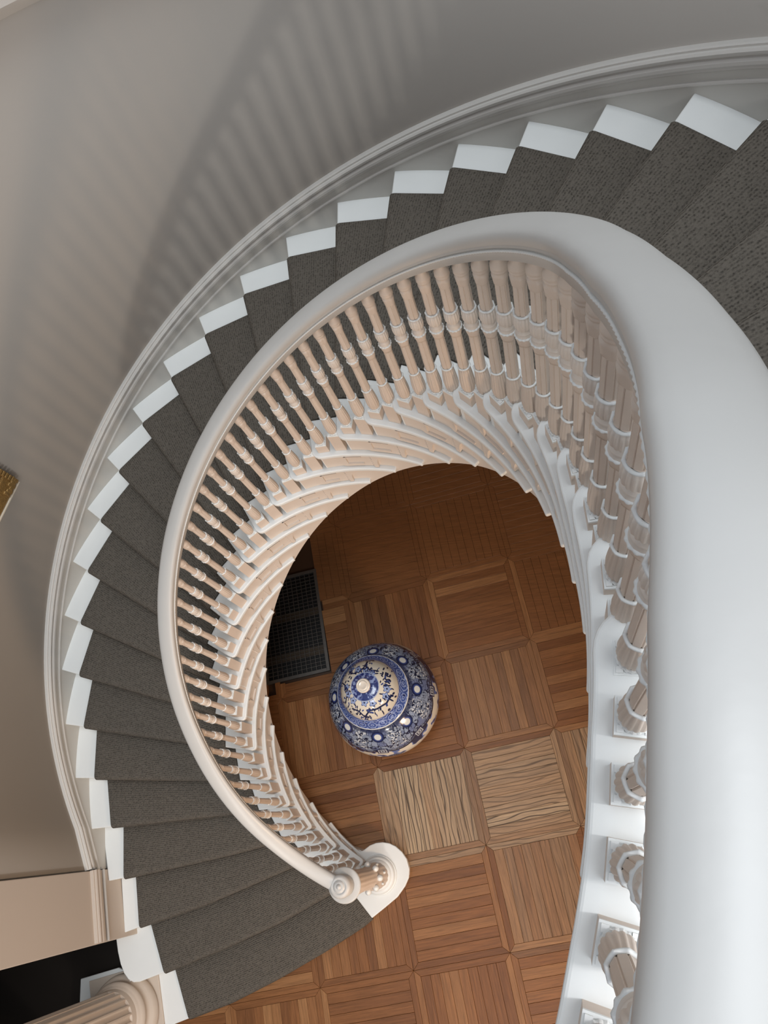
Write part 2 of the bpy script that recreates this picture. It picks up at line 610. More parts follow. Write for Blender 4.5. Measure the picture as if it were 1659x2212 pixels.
# stair string on the wall: flat board with bead and cap mouldings following the slope
def wall_line_z(P_i):
    return P_i
def k_wall(x, y):
    a = atan2(y, x)
    if a < -1.2:
        a += 2 * pi
    return (4.10385 - a) / 0.143826 + 0.04
def sweep_wall(prof, P):
    rings = []
    for (x, y) in P:
        r = hypot(x, y)
        n = (-x / r, -y / r)
        k = k_wall(x, y)
        rings.append([(x + n[0] * d, y + n[1] * d, k + h) for d, h in prof])
    return loft(rings)
SKP = [p for p in WP if atan2(p[1], p[0]) > -0.3 or p[0] < -13]
board = [(0.0, -1.3), (0.06, -1.3), (0.06, 0.55), (0.0, 0.55)]
bead = [(0.05, 0.18), (0.10, 0.18), (0.12, 0.21), (0.12, 0.25), (0.10, 0.28), (0.05, 0.28)]
cap = [(0.0, 0.50), (0.09, 0.50), (0.11, 0.53), (0.11, 0.58), (0.15, 0.60), (0.19, 0.66), (0.19, 0.74), (0.15, 0.79), (0.11, 0.81),
       (0.11, 0.85), (0.18, 0.87), (0.20, 0.91), (0.22, 0.97), (0.19, 1.02), (0.14, 1.03), (0.14, 1.08), (0.11, 1.11), (0.0, 1.12)]
trim_1 = struct(mk('trim_1', *sweep_wall(board, SKP), M_STRING))
mk('bead_moulding', *sweep_wall(bead, SKP), M_TRIM, parent=trim_1)
mk('cap_moulding', *sweep_wall(cap, SKP), M_TRIM, parent=trim_1)
# the same mouldings run level across the pier
zp = k_wall(-13.90, -5.12) - 0.12
def sweep_pier(prof):
    rings = []
    for t in (0.0, 0.985):
        x, y = lerp(PF0[0], PF1[0], t), lerp(PF0[1], PF1[1], t)
        rings.append([(x + PN[0] * d, y + PN[1] * d, zp + h) for d, h in prof])
    return loft(rings)
trim_3 = struct(mk('trim_3', *sweep_pier(cap), M_PIER))
mk('bead_moulding', *sweep_pier(bead), M_TRIM, parent=trim_3)
# ledge of the storey above
rings = []
for i in range(61):
    a = lerp(1.3, 3.3, i / 60)
    rings.append([(*pol(RW + 0.1, a), 26.25), (*pol(RW - 0.1, a), 26.25), (*pol(RW - 0.32, a), 26.5), (*pol(RW - 0.4, a), 26.6),
                  (*pol(RW - 0.4, a), 26.8), (*pol(RW + 0.1, a), 26.8)])
struct(mk('trim_2', *loft(rings), M_TRIM))

# the rest of the stair hall, out of view
M_ROOM = mat('hall_wall_paint', (0.50, 0.47, 0.43), 0.8, 0.2)
struct(mk('wall_right', *box(24, 24.6, -34, 20, 0, 42), M_ROOM))
struct(mk('wall_back', *box(-14.6, 24.6, -34.6, -34, 0, 42), M_ROOM))

# unlit hall beyond the pier, its darkness put into the near-black colour
hall = [((-34, -13.2), (-34, -33), -34.5), ]
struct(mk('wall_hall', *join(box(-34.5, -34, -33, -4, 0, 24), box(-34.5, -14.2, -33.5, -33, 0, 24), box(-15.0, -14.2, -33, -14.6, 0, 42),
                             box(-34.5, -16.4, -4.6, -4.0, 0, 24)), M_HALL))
struct(mk('floor_hall_shade', *box(-34, -13.3, -33, -4.6, 0.002, 0.02), M_HALL))  # thin near-black sheet over the planks, painting the unlit floor's shade
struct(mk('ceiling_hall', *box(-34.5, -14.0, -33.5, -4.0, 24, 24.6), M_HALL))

# ---------------------------------------------------------------- the staircase
stair = empty('staircase')
tag(stair, 'curved white staircase with carpeted treads sweeping up around the open well', 'staircase')
TH = 0.155
OV = 0.16
def back_pt(k, s):      # point on tread k's back edge (riser plane of k+1)
    f0, f1 = pl_at(FR[k], s), pl_at(FR[k + 1], s)
    d = (f1[0] - f0[0], f1[1] - f0[1])
    l = hypot(*d)
    return (f1[0] + d[0] / l * OV, f1[1] + d[1] / l * OV)
def bez(p, c, q, n):
    return [((1 - t) ** 2 * p[0] + 2 * t * (1 - t) * c[0] + t * t * q[0],
             (1 - t) ** 2 * p[1] + 2 * t * (1 - t) * c[1] + t * t * q[1]) for t in [i / n for i in range(n + 1)]]
def edge_arc(a0, a1, off=0.0, n=10):
    return [pol(r_in(lerp(a0, a1, i / n)) + off, lerp(a0, a1, i / n)) for i in range(n + 1)]
CURTAIL = [(-3.04, -7.46), (-2.51, -7.11), (-1.93, -6.71), (-1.58, -6.31), (-1.40, -5.98), (-1.36, -5.65), (-1.46, -5.25), (-1.65, -4.97),
           (-1.92, -4.74), (-2.2, -4.61), (-2.49, -4.56), (-2.78, -4.58), (-3.06, -4.67), (-3.36, -4.86)]
for k in range(1, NT):
    P = FR[k]
    n = 12
    if k > 1:
        a1 = a_front(k)
        I = pol(r_in(a1), a1)
        fr = [pl_at(P, i / n) for i in range(n + 1)]
        L = pl_len(P)[-1]
        pin = pl_at(P, 1 - 0.34 / L)
        a2 = a1 - 0.34 / r_in(a1)
        out = fr[:-1] if hypot(fr[-2][0] - I[0], fr[-2][1] - I[1]) > 0.36 else fr[:-2]
        if k == 2:          # rounded outer end past the pier
            out = bez((-14.27, -7.86), (-13.85, -9.80), (-13.0, -9.58), 6)[0:] + [p for p in out if p[0] > -12.9]
        out = out + bez(pin, I, pol(r_in(a2), a2), 6)
    if k == 1:
        out = [(-16.4, -9.62)] + [pl_at(P, i / n) for i in range(n + 1)] + CURTAIL[1:] + edge_arc(4.09, a_tail(1), 0, 12)
        a2 = 4.1
    else:
        out += edge_arc(a2, a_tail(k), 0, 26)[1:]
    # the nosing returns along the well until it dies into the sloping lower edge of the string
    out += edge_arc(a_tail(k), a_front(k + 1) - 0.075, 0.34, 18)
    L1 = pl_len(FR[k + 1])[-1]
    sA = 1 - 0.36 / L1
    out += [back_pt(k, sA * (1 - i / 6)) for i in range(7)]
    if k == 1:
        out += [(-14.6, -9.2)]
    mk('tread', *prism(out, k - TH, k), M_WHITE, parent=stair, bevel=0.04, seg=3)
# landing
LP = [pl_at(FR[NT], i / 12) for i in range(12)]
aL = a_front(NT)
I = pol(r_in(aL), aL)
pin = pl_at(FR[NT], 1 - 0.34 / pl_len(FR[NT])[-1])
LP = LP[:-1] + bez(pin, I, pol(r_in(aL - 0.05), aL - 0.05), 6) + edge_arc(aL - 0.06, -1.15, 0, 30) + [(7.5, -14), (22, -14), (22, -4)]
mk('landing', *prism(LP, NT - TH, NT), M_WHITE, parent=stair, bevel=0.045, seg=3)
mk('landing_slab', *prism([pol(r_in(a) + .15, a) for a in np.linspace(aL - 0.08, -1.15, 30)] + [(7.6, -13.9), (21.8, -13.9), (21.8, -4), pol(RW - .1, a_out(NT) - .05)],
                          NT - 2.6, NT - TH), M_PANEL, parent=stair)
# second, lower moulding under the landing edge
mk('landing_moulding', *prism(edge_arc(aL - 0.12, -1.15, 0.04, 40) + edge_arc(-1.15, aL - 0.12, 0.4, 40), NT - 0.62, NT - 0.34),
   M_WHITE, parent=stair, bevel=0.05)
# risers
for k in range(1, NT + 1):
    rings = []
    for i in range(13):
        s = i / 12
        if k == 1:
            f = pl_at(FR[1], s)
            g = pl_at(FR[2], s)
        else:
            f = pl_at(FR[k], s)
            g = pl_at(FR[min(k + 1, NT + 1)], s)
        d = (g[0] - f[0], g[1] - f[1])
        l = hypot(*d)
        u = (d[0] / l, d[1] / l)
        sf = 1.0
        if i == 12 and k > 1:       # stop the riser short of the well face
            f = pl_at(FR[k], 1 - 0.17 / pl_len(FR[k])[-1])
        a = (f[0] + u[0] * OV, f[1] + u[1] * OV)
        b = (f[0] + u[0] * (OV + 0.1), f[1] + u[1] * (OV + 0.1))
        rings.append([(*a, k - 1), (*b, k - 1), (*b, k - TH), (*a, k - TH)])
    mk('riser', *loft(rings), M_WHITE, parent=stair)
# curtail block under the first tread
def inset(P, d):
    cx = sum(p[0] for p in P) / len(P)
    cy = sum(p[1] for p in P) / len(P)
    out = []
    for x, y in P:
        l = hypot(x - cx, y - cy)
        out.append((x - (x - cx) / l * d, y - (y - cy) / l * d))
    return out
mk('curtail_riser', *prism(inset(CURTAIL + [(-4.2, -4.6), (-4.3, -6.2)], 0.16), 0, 1 - TH), M_WHITE, parent=stair)
mk('first_step_end', *prism([(-16.25, -12.6), (-11.3, -11.0), (-11.9, -9.2), (-14.5, -9.3), (-16.25, -9.75)], 0, 1 - TH), M_WHITE, parent=stair)
mk('second_step_end', *prism([(-13.3, -9.45), (-12.0, -9.1), (-12.6, -7.5), (-14.1, -7.95)], 0, 2 - TH), M_WHITE, parent=stair)
# well string, one band per step, with its raised bracket panel and scroll
def blob_at(c, r):
    pr = [(-1, .1), (-.6, .8), (0, 1), (.6, .8), (1, .1)]
    return loft([[(c[0] + r * q * cos(2 * pi * j / 6), c[1] + r * q * sin(2 * pi * j / 6), c[2] + r * z) for j in range(6)] for z, q in pr])
def on_face(a_ref, x, z, off):      # x runs along the face towards the climb
    r = r_in(a_ref) + 0.15
    a = a_ref - x / r
    return (*pol(r_in(a) + 0.15 - off, a), z)
for k in range(1, NT + 1):
    a0 = a_front(k) - 0.03
    a1 = a_tail(min(k, NT - 0.5))
    if a1 > a0 - 0.1:
        continue
    rings = []
    for i in range(41):
        a = lerp(a0, a1, i / 40)
        zb = max(z_bot(a), 0) if a < a_tail(k - 1) + 0.02 else max(k - 1 - 0.05, z_bot(a), 0)
        zb = min(zb, k - TH - 0.01)
        R0, R1 = r_in(a) + 0.15, r_in(a) + 0.33
        rings.append([(*pol(R0, a), zb), (*pol(R1, a), zb), (*pol(R1, a), k - TH + .02), (*pol(R0, a), k - TH + .02)])
    st = mk('string_band', *loft(rings), M_PANEL, parent=stair)
    # raised panel
    a0 -= 0.055
    r = r_in(a0) + 0.15
    x1 = (a0 - (a_tail(k - 1) + 0.10)) * r
    if k == NT or x1 < 0.8:
        x1 = max(x1, 0.9)
    zl, zh = k - 1 + 0.03, k - TH - 0.02
    def panel(xa, xb, za, zb, rnd, off0, off1, n=20):
        prof = []
        lo, hi = [], []
        for i in range(n + 1):
            x = lerp(xa, xb, i / n)
            t = min(1.0, (x - xa) / rnd)
            zc = za + (zb - za) * (1 - sqrt(max(0, 1 - (1 - t) ** 2)))   # rounded lower front corner
            lo.append((x, min(zc, zb - 0.02)))
            hi.append((x, zb))
        rings = []
        for (xx, z0), (_, z1) in zip(lo, hi):
            rings.append([on_face(a0, xx, z0, off0), on_face(a0, xx, z1, off0), on_face(a0, xx, z1, off1), on_face(a0, xx, z0, off1)])
        return loft(rings)
    br = mk('bracket', *panel(0.02, x1, zl, zh, 0.30, -0.02, 0.05), M_PANEL, parent=stair, bevel=0.02, seg=2)
    if k < NT:
        mk('bracket_bead', *join(panel(0.36, x1 - 0.30, zl + 0.20, zl + 0.26, 0.02, 0.04, 0.10),
                                 panel(0.36, x1 - 0.30, zh - 0.16, zh - 0.10, 0.02, 0.04, 0.10),
                                 panel(0.34, 0.40, zl + 0.20, zh - 0.10, 0.02, 0.04, 0.10, 2)), M_PANEL, parent=br)
        # concave horn at the tail of the bracket, with a row of pearls down its edge
        pts = [(x1 - 0.01, zl), (x1 + 0.10, zl), (x1 + 0.115, zl + 0.03), (x1 + 0.11, zl + 0.10)]
        for q in range(9):
            th = q / 8 * pi / 2
            pts.append((x1 + 0.11 + 0.30 * (1 - cos(th)), zl + 0.10 + (zh - zl - 0.14) * sin(th)))
        pts += [(x1 + 0.41, zh), (x1 - 0.01, zh)]
        V0 = [on_face(a0, x, z, -0.02) for x, z in pts] + [on_face(a0, x, z, 0.095) for x, z in pts]
        m_ = len(pts)
        F0 = [list(range(m_)), list(range(m_, 2 * m_))] + [[q, (q + 1) % m_, m_ + (q + 1) % m_, m_ + q] for q in range(m_)]
        pe = [blob_at(on_face(a0, x1 - 0.035, zl + 0.07 + q * (zh - zl - 0.12) / 6, 0.055), 0.03) for q in range(7)]
        mk('scroll', *join((V0, F0), *pe), M_PANEL, parent=br)
# soffit under the flight
rings = []
for i in range(141):
    kk = lerp(1.3, NT - 0.6, i / 140)
    a = a_tail(kk)
    z = kk - 0.33
    rings.append([(*pol(r_in(a) + 0.16, a), z), (*pol(RW + 0.05, a), z), (*pol(RW + 0.05, a), z + 0.12), (*pol(r_in(a) + 0.16, a), z + 0.12)])
mk('soffit', *loft(rings), M_PANEL, parent=stair)

# ---------------------------------------------------------------- carpet runner
runner = empty('stair_runner', pl_at(FR[1], 0.5) + (0,))
tag(runner, 'taupe tweed carpet runner laid over the steps of the staircase', 'carpet')
CT = 0.075
def carpet_step(k):
    s0, s1 = CS[k]
    t0, t1 = CS[k + 1]
    N = 18
    rings, uvs = [], []
    for i in range(N + 1):
        t = i / N
        s, sb = lerp(s0, s1, t), lerp(t0, t1, t)
        f = pl_at(FR[k], s)
        b0 = pl_at(FR[k + 1], sb)
        d = (b0[0] - f[0], b0[1] - f[1])
        l = hypot(*d)
        u = (d[0] / l, d[1] / l)
        prof = []                                   # distance behind the nosing, height
        prof.append((l + OV - 0.01, k + CT))
        prof.append((l * 0.6, k + CT))
        prof.append((0.22, k + CT))
        R = 0.17
        for q in range(7):
            th = pi / 2 + q / 6 * pi * 0.92
            prof.append((0.10 + R * cos(th) * 1.0, k + CT - R + R * sin(th)))
        prof.append((OV - CT + 0.02, k - 0.36))
        prof.append((OV - CT, k - 1 + (CT if k > 1 else 0.0)))
        back = [(OV + 0.02, k - 1 + (CT if k > 1 else 0.0)), (OV + 0.02, k - 0.2), (0.12, k - 0.02), (0.22, k - 0.01), (l + OV - 0.01, k - 0.01)]
        ring = [(f[0] + u[0] * x, f[1] + u[1] * x, z) for x, z in prof + back]
        rings.append(ring)
        v, acc = [], 0
        pp = prof + back
        for q in range(len(pp)):
            if q:
                acc += hypot(pp[q][0] - pp[q - 1][0], pp[q][1] - pp[q - 1][1])
            v.append(acc)
        uvs.append([(t * hypot(pl_at(FR[k], s1)[0] - pl_at(FR[k], s0)[0], pl_at(FR[k], s1)[1] - pl_at(FR[k], s0)[1]), q + k * 3.7) for q in v])
    V, F = loft(rings)
    ox, oy, oz = runner.location / S
    o = mk('carpet_step', [(x - ox, y - oy, z - oz) for x, y, z in V], F, M_CARPET, parent=runner, smooth=True)
    ul = o.data.uv_layers.new(name='UVMap')
    flat = [q for r_ in uvs for q in r_]
    for lp in o.data.loops:
        ul.data[lp.index].uv = flat[lp.vertex_index]
    for p in o.data.polygons:
        if len(p.vertices) > 4:
            p.use_smooth = False
    m = o.modifiers.new('edge', 'BEVEL')
    m.width = 0.03 * S
    m.segments = 2
    m.limit_method = 'ANGLE'
    m.angle_limit = math.radians(60)
for k in range(1, NT + 1):
    if k == NT:
        FR[NT + 1] = [(x, y) for x, y in FR[NT + 1]]
    carpet_step(k)

# ---------------------------------------------------------------- balustrade
bal = empty('balustrade')
tag(bal, 'white curved handrail carried on turned beige balusters around the stairwell', 'balustrade')
def rail_under(a):
    return sum(rail_raw(a + 0.02 * q) for q in range(-3, 4)) / 7
def rail_raw(a):
    k = k_nose(a)
    return float(np.interp(k, [0.0, 1.0, 1.6, 2.3, 3.0, 3.7, 5.0, 8.0, 12.0, 16.0, 26.5, 28.0, 28.5, 28.9, 29.3, 29.8, 31],
                           [6.50, 6.50, 6.52, 6.72, 7.12, 7.72, 9.08, 12.15, 16.12, 20.0, 30.42, 31.84, 32.30, 32.70, 33.04, 33.24, 33.30]))
NEWEL = (-2.70, -5.845)
a_newel = atan2(NEWEL[1], NEWEL[0]) + 2 * pi
def r_rail(a):
    return r_in(a) + 0.345 + float(np.interp(a, [2.0, 2.7], [0, 0.03])) + float(np.interp(a, [3.9, 4.28], [0, 0.035]))
SEC = [(-.17, 0), (-.215, .0), (-.215, .13), (-.23, .15), (-.22, .20), (-.215, .23), (-.235, .245), (-.25, .265), (-.235, .29), (-.24, .30),
       (-.262, .35), (-.265, .43), (-.25, .50), (-.21, .55), (-.13, .582), (0, .595)]
SEC = SEC + [(-x, z) for x, z in reversed(SEC[:-1])]
A_END = -1.08
rings = []
NA = 420
for i in range(NA + 1):
    a = lerp(a_newel, A_END, i / NA)
    r, z = r_rail(a), rail_under(a)
    rings.append([(*pol(r + x, a), z + h) for x, h in SEC])
V, F = loft(rings)
rail = mk('handrail', V, F, M_RAIL, parent=bal, smooth=True)
ns = len(SEC)
for p in rail.data.polygons:
    if len(p.vertices) > 4:
        p.use_smooth = False
# twisted rope bead under the cap, on the well side and on the stair side
def rope_line(sgn):
    rings = []
    n = 1500
    for i in range(n + 1):
        a = lerp(a_newel - 0.03, A_END, i / n)
        r, z = r_rail(a) + sgn * 0.222, rail_under(a) + 0.185
        ph = i / n * 1500 * 2 * pi / 3.4
        rings.append([(*pol(r + (0.026 + 0.005 * sin(ph + 1.3 * q)) * cos(q * pi / 3), a), z + (0.026 + 0.005 * sin(ph + 1.3 * q)) * sin(q * pi / 3)) for q in range(6)])
    return loft(rings)
mk('rope_moulding', *rope_line(-1), M_WHITE, parent=rail, smooth=True)
mk('rope_moulding', *rope_line(1), M_WHITE, parent=rail, smooth=True)

# baluster pattern: shared meshes, origin at the top of the plinth
def octa(z, th):
    q = th % (pi / 4) - pi / 8
    return cos(pi / 8) / cos(q) * (0.86 if abs(q) > 0.30 and z > 0 else 1.0)
def gad(nf, amp):
    return lambda z, th: 1 + amp * (abs(cos(nf / 2 * th)) - 0.5)
def leafy(z, th):
    return 1 + 0.10 * abs(cos(2 * th))
P_FOOT = [(0.05, .12), (0.13, .125), (0.2, .142), (0.3, .150), (0.42, .150), (0.6, .140), (0.8, .124), (0.94, .114)]
P_LOW = [(0.94, .108), (1.2, .110), (1.6, .106), (2.04, .100)]
P_LEAF1 = [(2.04, .098), (2.1, .106), (2.18, .120), (2.24, .126), (2.26, .115), (2.27, .085), (2.80, .085), (2.805, .100)]
P_UP = [(2.80, .104), (3.1, .103), (3.46, .100)]
P_BELL = [(3.42, .094), (3.44, .103), (3.50, .108), (3.58, .116), (3.64, .122), (3.655, .110), (3.69, .110), (3.70, .121), (3.715, .128), (3.74, .128), (3.752, .120),
          (3.765, .128), (3.80, .127), (3.83, .116), (3.87, .096), (3.92, .080), (3.98, .070), (4.05, .068), (4.12, .074), (4.2, .09)]
V1, F1 = lathe(P_FOOT, 64, gad(16, 0.10))
V2, F2 = lathe(P_LOW, 64, octa)
V3, F3 = lathe(P_LEAF1, 32, leafy)
V4, F4 = lathe(P_UP, 64, octa)
def bellfn(z, th):
    return 1 + (0.16 * (abs(cos(2 * th)) - .55) if 3.43 < z < 3.65 else 0)
V5, F5 = lathe(P_BELL, 32, bellfn)
turned = mk('baluster', *join((V1, F1), (V2, F2), (V3, F3), (V4, F4), (V5, F5)), M_GLAZE, link=False)
for p in turned.data.polygons:
    c = p.center.z / S
    p.use_smooth = not (0.94 < c < 2.02 or 2.81 < c < 3.43) and len(p.vertices) == 4
ME_TURN = turned.data
def rope_ring(R, z, rr, lobes):
    rings = []
    n = 64
    for i in range(n):
        th = 2 * pi * i / n
        m = 1 + 0.22 * sin(lobes * th)
        rings.append([((R + rr * m * cos(q * pi / 3)) * cos(th) * 1, (R + rr * m * cos(q * pi / 3)) * sin(th), z + rr * m * sin(q * pi / 3)) for q in range(6)])
    V, F = loft(rings, True, False)
    m6 = len(V)
    b = (n - 1) * 6
    for q in range(6):
        F.append([b + q, b + (q + 1) % 6, (q + 1) % 6, q])
    return V, F
def octring(R, z, rr):
    rings = []
    n = 64
    for i in range(n):
        th = 2 * pi * i / n
        k = octa(0, th)
        rings.append([((R * k + rr * cos(q * pi / 3)) * cos(th), (R * k + rr * cos(q * pi / 3)) * sin(th),
                       z + rr * sin(q * pi / 3) + 0.02 * (k - 0.96) / 0.08) for q in range(6)])
    V, F = loft(rings, True, False)
    b = (n - 1) * 6
    for q in range(6):
        F.append([b + q, b + (q + 1) % 6, (q + 1) % 6, q])
    return V, F
ring_o = mk('rope_ring', *octring(0.122, 0.945, 0.020), M_WHITE, smooth=True, link=False)
ME_RING = ring_o.data
P_COLLAR = [(2.25, .118), (2.27, .128), (2.30, .13), (2.335, .112), (2.36, .122), (2.39, .118), (2.415, .094), (2.44, .094), (2.46, .115),
            (2.50, .130), (2.58, .138), (2.68, .132), (2.78, .120)]
VC, FC = lathe(P_COLLAR, 64, lambda z, th: 1 + (0.10 * (abs(cos(8 * th)) - 0.5) if z > 2.45 else 0))
col_o = mk('collar', VC, FC, M_COLLAR, smooth=True, link=False)
scal_o = mk('rope_ring', *rope_ring(0.126, 2.275, 0.024, 14), M_WHITE, smooth=True, link=False)
ME_SCAL = scal_o.data
ME_COLLAR = col_o.data
# carved square top of the plinth with a scalloped ring
pt = join(box(-.165, .165, -.165, .165, -0.0, 0.045), rope_ring(0.128, 0.075, 0.022, 18),
          *[box(sx * .115 - .03, sx * .115 + .03, sy * .115 - .03, sy * .115 + .03, 0.045, 0.075) for sx in (-1, 1) for sy in (-1, 1)])
pt_o = mk('plinth_cap', *pt, M_WHITE, link=False)
ME_PTOP = pt_o.data
pl_o = mk('plinth', *box(-.165, .165, -.165, .165, -1.0, 0.0), M_GLAZE, link=False)
ME_PLINTH = pl_o.data
for q in (turned, ring_o, col_o, pt_o, pl_o, scal_o):
    bpy.data.objects.remove(q)
def baluster(a, zt):
    r = r_in(a) + (0.315 if zt < NT else 0.355)
    zb = rail_under(a) - 4.0
    o = bpy.data.objects.new('baluster', ME_TURN)
    COL.objects.link(o)
    o.parent = bal
    x, y = pol(r, a)
    nring = 0
    o.location = (x * S, y * S, zb * S)
    p0, p1 = pol(r_in(a + .02), a + .02), pol(r_in(a - .02), a - .02)
    o.rotation_euler = (0, 0, atan2(p0[1] - p1[1], p0[0] - p1[0]) - pi / 2)
    for nm, me in (('plinth', ME_PLINTH), ('plinth_cap', ME_PTOP), ('rope_ring', ME_RING), ('rope_ring', ME_RING), ('rope_ring', ME_SCAL),
                   ('collar', ME_COLLAR)):
        c = bpy.data.objects.new(nm, me)
        COL.objects.link(c)
        c.parent = o
        if me is ME_RING:
            c.location.z = (0 if nring == 0 else 1.845) * S
            nring += 1
        if nm == 'plinth':
            c.scale = (1, 1, max(0.05, zb - zt))
for k in range(2, NT):
    for h in (0.0, 0.5):
        baluster(a_in(k + h), k)
aa = a_in(NT)
for i in range(11):
    baluster(-0.395 - 0.0748 * i, NT)

# newel post
npost = empty('newel_tmp')
bpy.data.objects.remove(npost)
def at(V, x, y, z):
    return [(vx + x, vy + y, vz + z) for vx, vy, vz in V]
def newel_fn(z, th):
    return 1 + 0.05 * (abs(cos(8 * th)) - 0.5)
VN, FN = lathe([(0.0, .46), (.3, .50), (.8, .52), (1.4, .47), (2.0, .42), (3.0, .40), (3.6, .42), (4.0, .44), (4.6, .42), (5.0, .40), (5.3, .46)], 64, newel_fn)
newel = mk('newel_post', at(VN, NEWEL[0], NEWEL[1], 1.1), FN, M_GLAZE, parent=bal, smooth=True)
VB, FB = lathe([(0, .80), (.10, .80), (.12, .74), (.2, .74), (.28, .70), (.30, .62), (.38, .58), (.42, .50)], 64)
mk('base_ring', at(VB, NEWEL[0], NEWEL[1], 1.0), FB, M_WHITE, parent=newel, smooth=True, bevel=0.02)
# band of carved fruit and leaves round the shaft
def blob(cx, cy, cz, rx, ry, rz, seg=10):
    prof = [(-1, 0.05), (-.8, .6), (-.4, .92), (0, 1), (.4, .92), (.8, .6), (1, .05)]
    rings = [[(cx + rx * r * cos(2 * pi * j / seg), cy + ry * r * sin(2 * pi * j / seg), cz + rz * z) for j in range(seg)] for z, r in prof]
    return loft(rings)
bl = []
for i in range(8):
    th = 2 * pi * i / 8
    bl.append(blob(NEWEL[0] + .50 * cos(th), NEWEL[1] + .50 * sin(th), 2.9 + 0.12 * (i % 2), .13, .13, .17))
    bl.append(blob(NEWEL[0] + .53 * cos(th + .3), NEWEL[1] + .53 * sin(th + .3), 2.1 + 0.2 * (i % 3), .06, .06, .10))
for b_ in bl:
    mk('carved_fruit', *b_, M_WHITE, parent=newel, smooth=True)
VD, FD = lathe([(0, .42), (.04, .55), (.10, .60), (.16, .615), (.2, .60), (.22, .56), (.22, .3)], 64)
mk('cap_disc', at(VD, NEWEL[0], NEWEL[1], 6.26), FD, M_RAIL, parent=newel, smooth=True, bevel=0.01)
VE, FE = lathe([(0, .38), (.30, .395), (.5, .40), (.6, .385), (.66, .35), (.69, .30), (.70, .24), (.685, .23), (.685, .215), (.71, .205), (.735, .15),
                (.745, .11), (.735, .095), (.76, .085), (.80, .05), (.81, .01)], 48)
mk('rail_button', at(VE, NEWEL[0], NEWEL[1], 6.48), FE, M_RAIL, parent=newel, smooth=True)

# ---------------------------------------------------------------- column at the hall opening
CC = (-13.95, -10.9)
colm = empty('fluted_column', (CC[0], CC[1], 1.0))
tag(colm, 'fluted beige column standing on the end of the bottom step by the dark opening', 'column')
ca = 0.23
def rot2(P, a):
    return [(x * cos(a) - y * sin(a), x * sin(a) + y * cos(a)) for x, y in P]
mk('column_plinth', *prism(rot2([(-1.62, -1.62), (1.62, -1.62), (1.62, 1.62), (-1.62, 1.62)], ca), 0, 0.12), M_COLUMN, parent=colm, bevel=0.02)
mk('column_base', *lathe([(.12, 1.45), (.2, 1.52), (.34, 1.55), (.48, 1.52), (.56, 1.44), (.6, 1.36), (.64, 1.32), (.72, 1.27), (.82, 1.27), (.9, 1.32), (.98, 1.34),
                          (1.06, 1.32), (1.14, 1.24), (1.18, 1.18), (1.3, 1.13)], 72), M_COLUMN, parent=colm, smooth=True)
def flute(z, th):
    q = (th * 22 / (2 * pi)) % 1.0
    return 1 - (0.085 * sqrt(max(0, 1 - ((q - .5) / .40) ** 2)) if abs(q - .5) < .40 else 0) * (1 if 1.6 < z < 21 else 0)
mk('shaft', *lathe([(1.3, 1.12), (1.58, 1.08), (1.62, 1.08), (6, 1.06), (12, 1.02), (18, .96), (21, .92), (22.9, .92)], 264, flute), M_COLUMN, parent=colm)

# ---------------------------------------------------------------- floor grate
g0 = Vector((GRATE[0][0], GRATE[0][1]))
gu = Vector((GRATE[1][0], GRATE[1][1])) - g0
gv = Vector((GRATE[3][0], GRATE[3][1])) - g0
gl, gw = gu.length, gv.length
gu.normalize()
gv.normalize()
grate = empty('floor_grate', (g0.x, g0.y, 0))
tag(grate, 'black iron floor grate set in the parquet beside the porcelain jar', 'grate')
def gbox(u0, u1, v0, v1, z0, z1):
    P = [(gu * u + gv * v) for u, v in ((u0, v0), (u1, v0), (u1, v1), (u0, v1))]
    return prism([(p.x, p.y) for p in P], z0, z1)
mk('pan', *gbox(0, gl, 0, gw, -0.165, -0.15), M_DARK, parent=grate)
mk('frame', *join(gbox(0, gl, 0, .16, -.15, .02), gbox(0, gl, gw - .16, gw, -.15, .02), gbox(0, .16, .16, gw - .16, -.15, .02), gbox(gl - .16, gl, .16, gw - .16, -.15, .02)),
   M_GRATE, parent=grate, bevel=0.01)
bars = [gbox(.16, gl - .16, v - .012, v + .012, -.08, .0) for v in np.linspace(.16, gw - .16, 13)[1:-1]]
cross = [gbox(u - .010, u + .010, .16, gw - .16, -.06, -.005) for u in np.linspace(.16, gl - .16, 28)[1:-1]]
mk('bar', *join(*bars), M_GRATE, parent=grate)['kind'] = 'stuff'
mk('cross_bar', *join(*cross), M_GRATE, parent=grate)['kind'] = 'stuff'
for u in (0.95, 2.95):
    mk('support', *gbox(u, u + .42, .16, gw - .16, -.15, -.085), mat('support_wood', (0.05, 0.035, 0.022), 0.6, 0.3), parent=grate)

# ---------------------------------------------------------------- lidded porcelain jar
JX, JY = -1.82, 1.27
jar = empty('lidded_jar', (JX, JY, 0))
tag(jar, 'large blue and white porcelain jar with domed lid standing on the parquet', 'jar')
CREAM = np.array((0.66, 0.60, 0.50))
NAVY = np.array((0.012, 0.017, 0.060))
BLUE = np.array((0.035, 0.058, 0.20))
MID = np.array((0.10, 0.15, 0.36))
SLATE = np.array((0.25, 0.29, 0.38))
INK = np.array((0.012, 0.014, 0.035))
def vnoise(x, y, seed, n=256):
    r = np.random.default_rng(seed).random((n, n))
    xi, yi = np.floor(x).astype(int), np.floor(y).astype(int)
    fx, fy = x - xi, y - yi
    fx, fy = fx * fx * (3 - 2 * fx), fy * fy * (3 - 2 * fy)
    g = lambda a, b: r[a % n, b % n]
    return (g(xi, yi) * (1 - fx) + g(xi + 1, yi) * fx) * (1 - fy) + (g(xi, yi + 1) * (1 - fx) + g(xi + 1, yi + 1) * fx) * fy
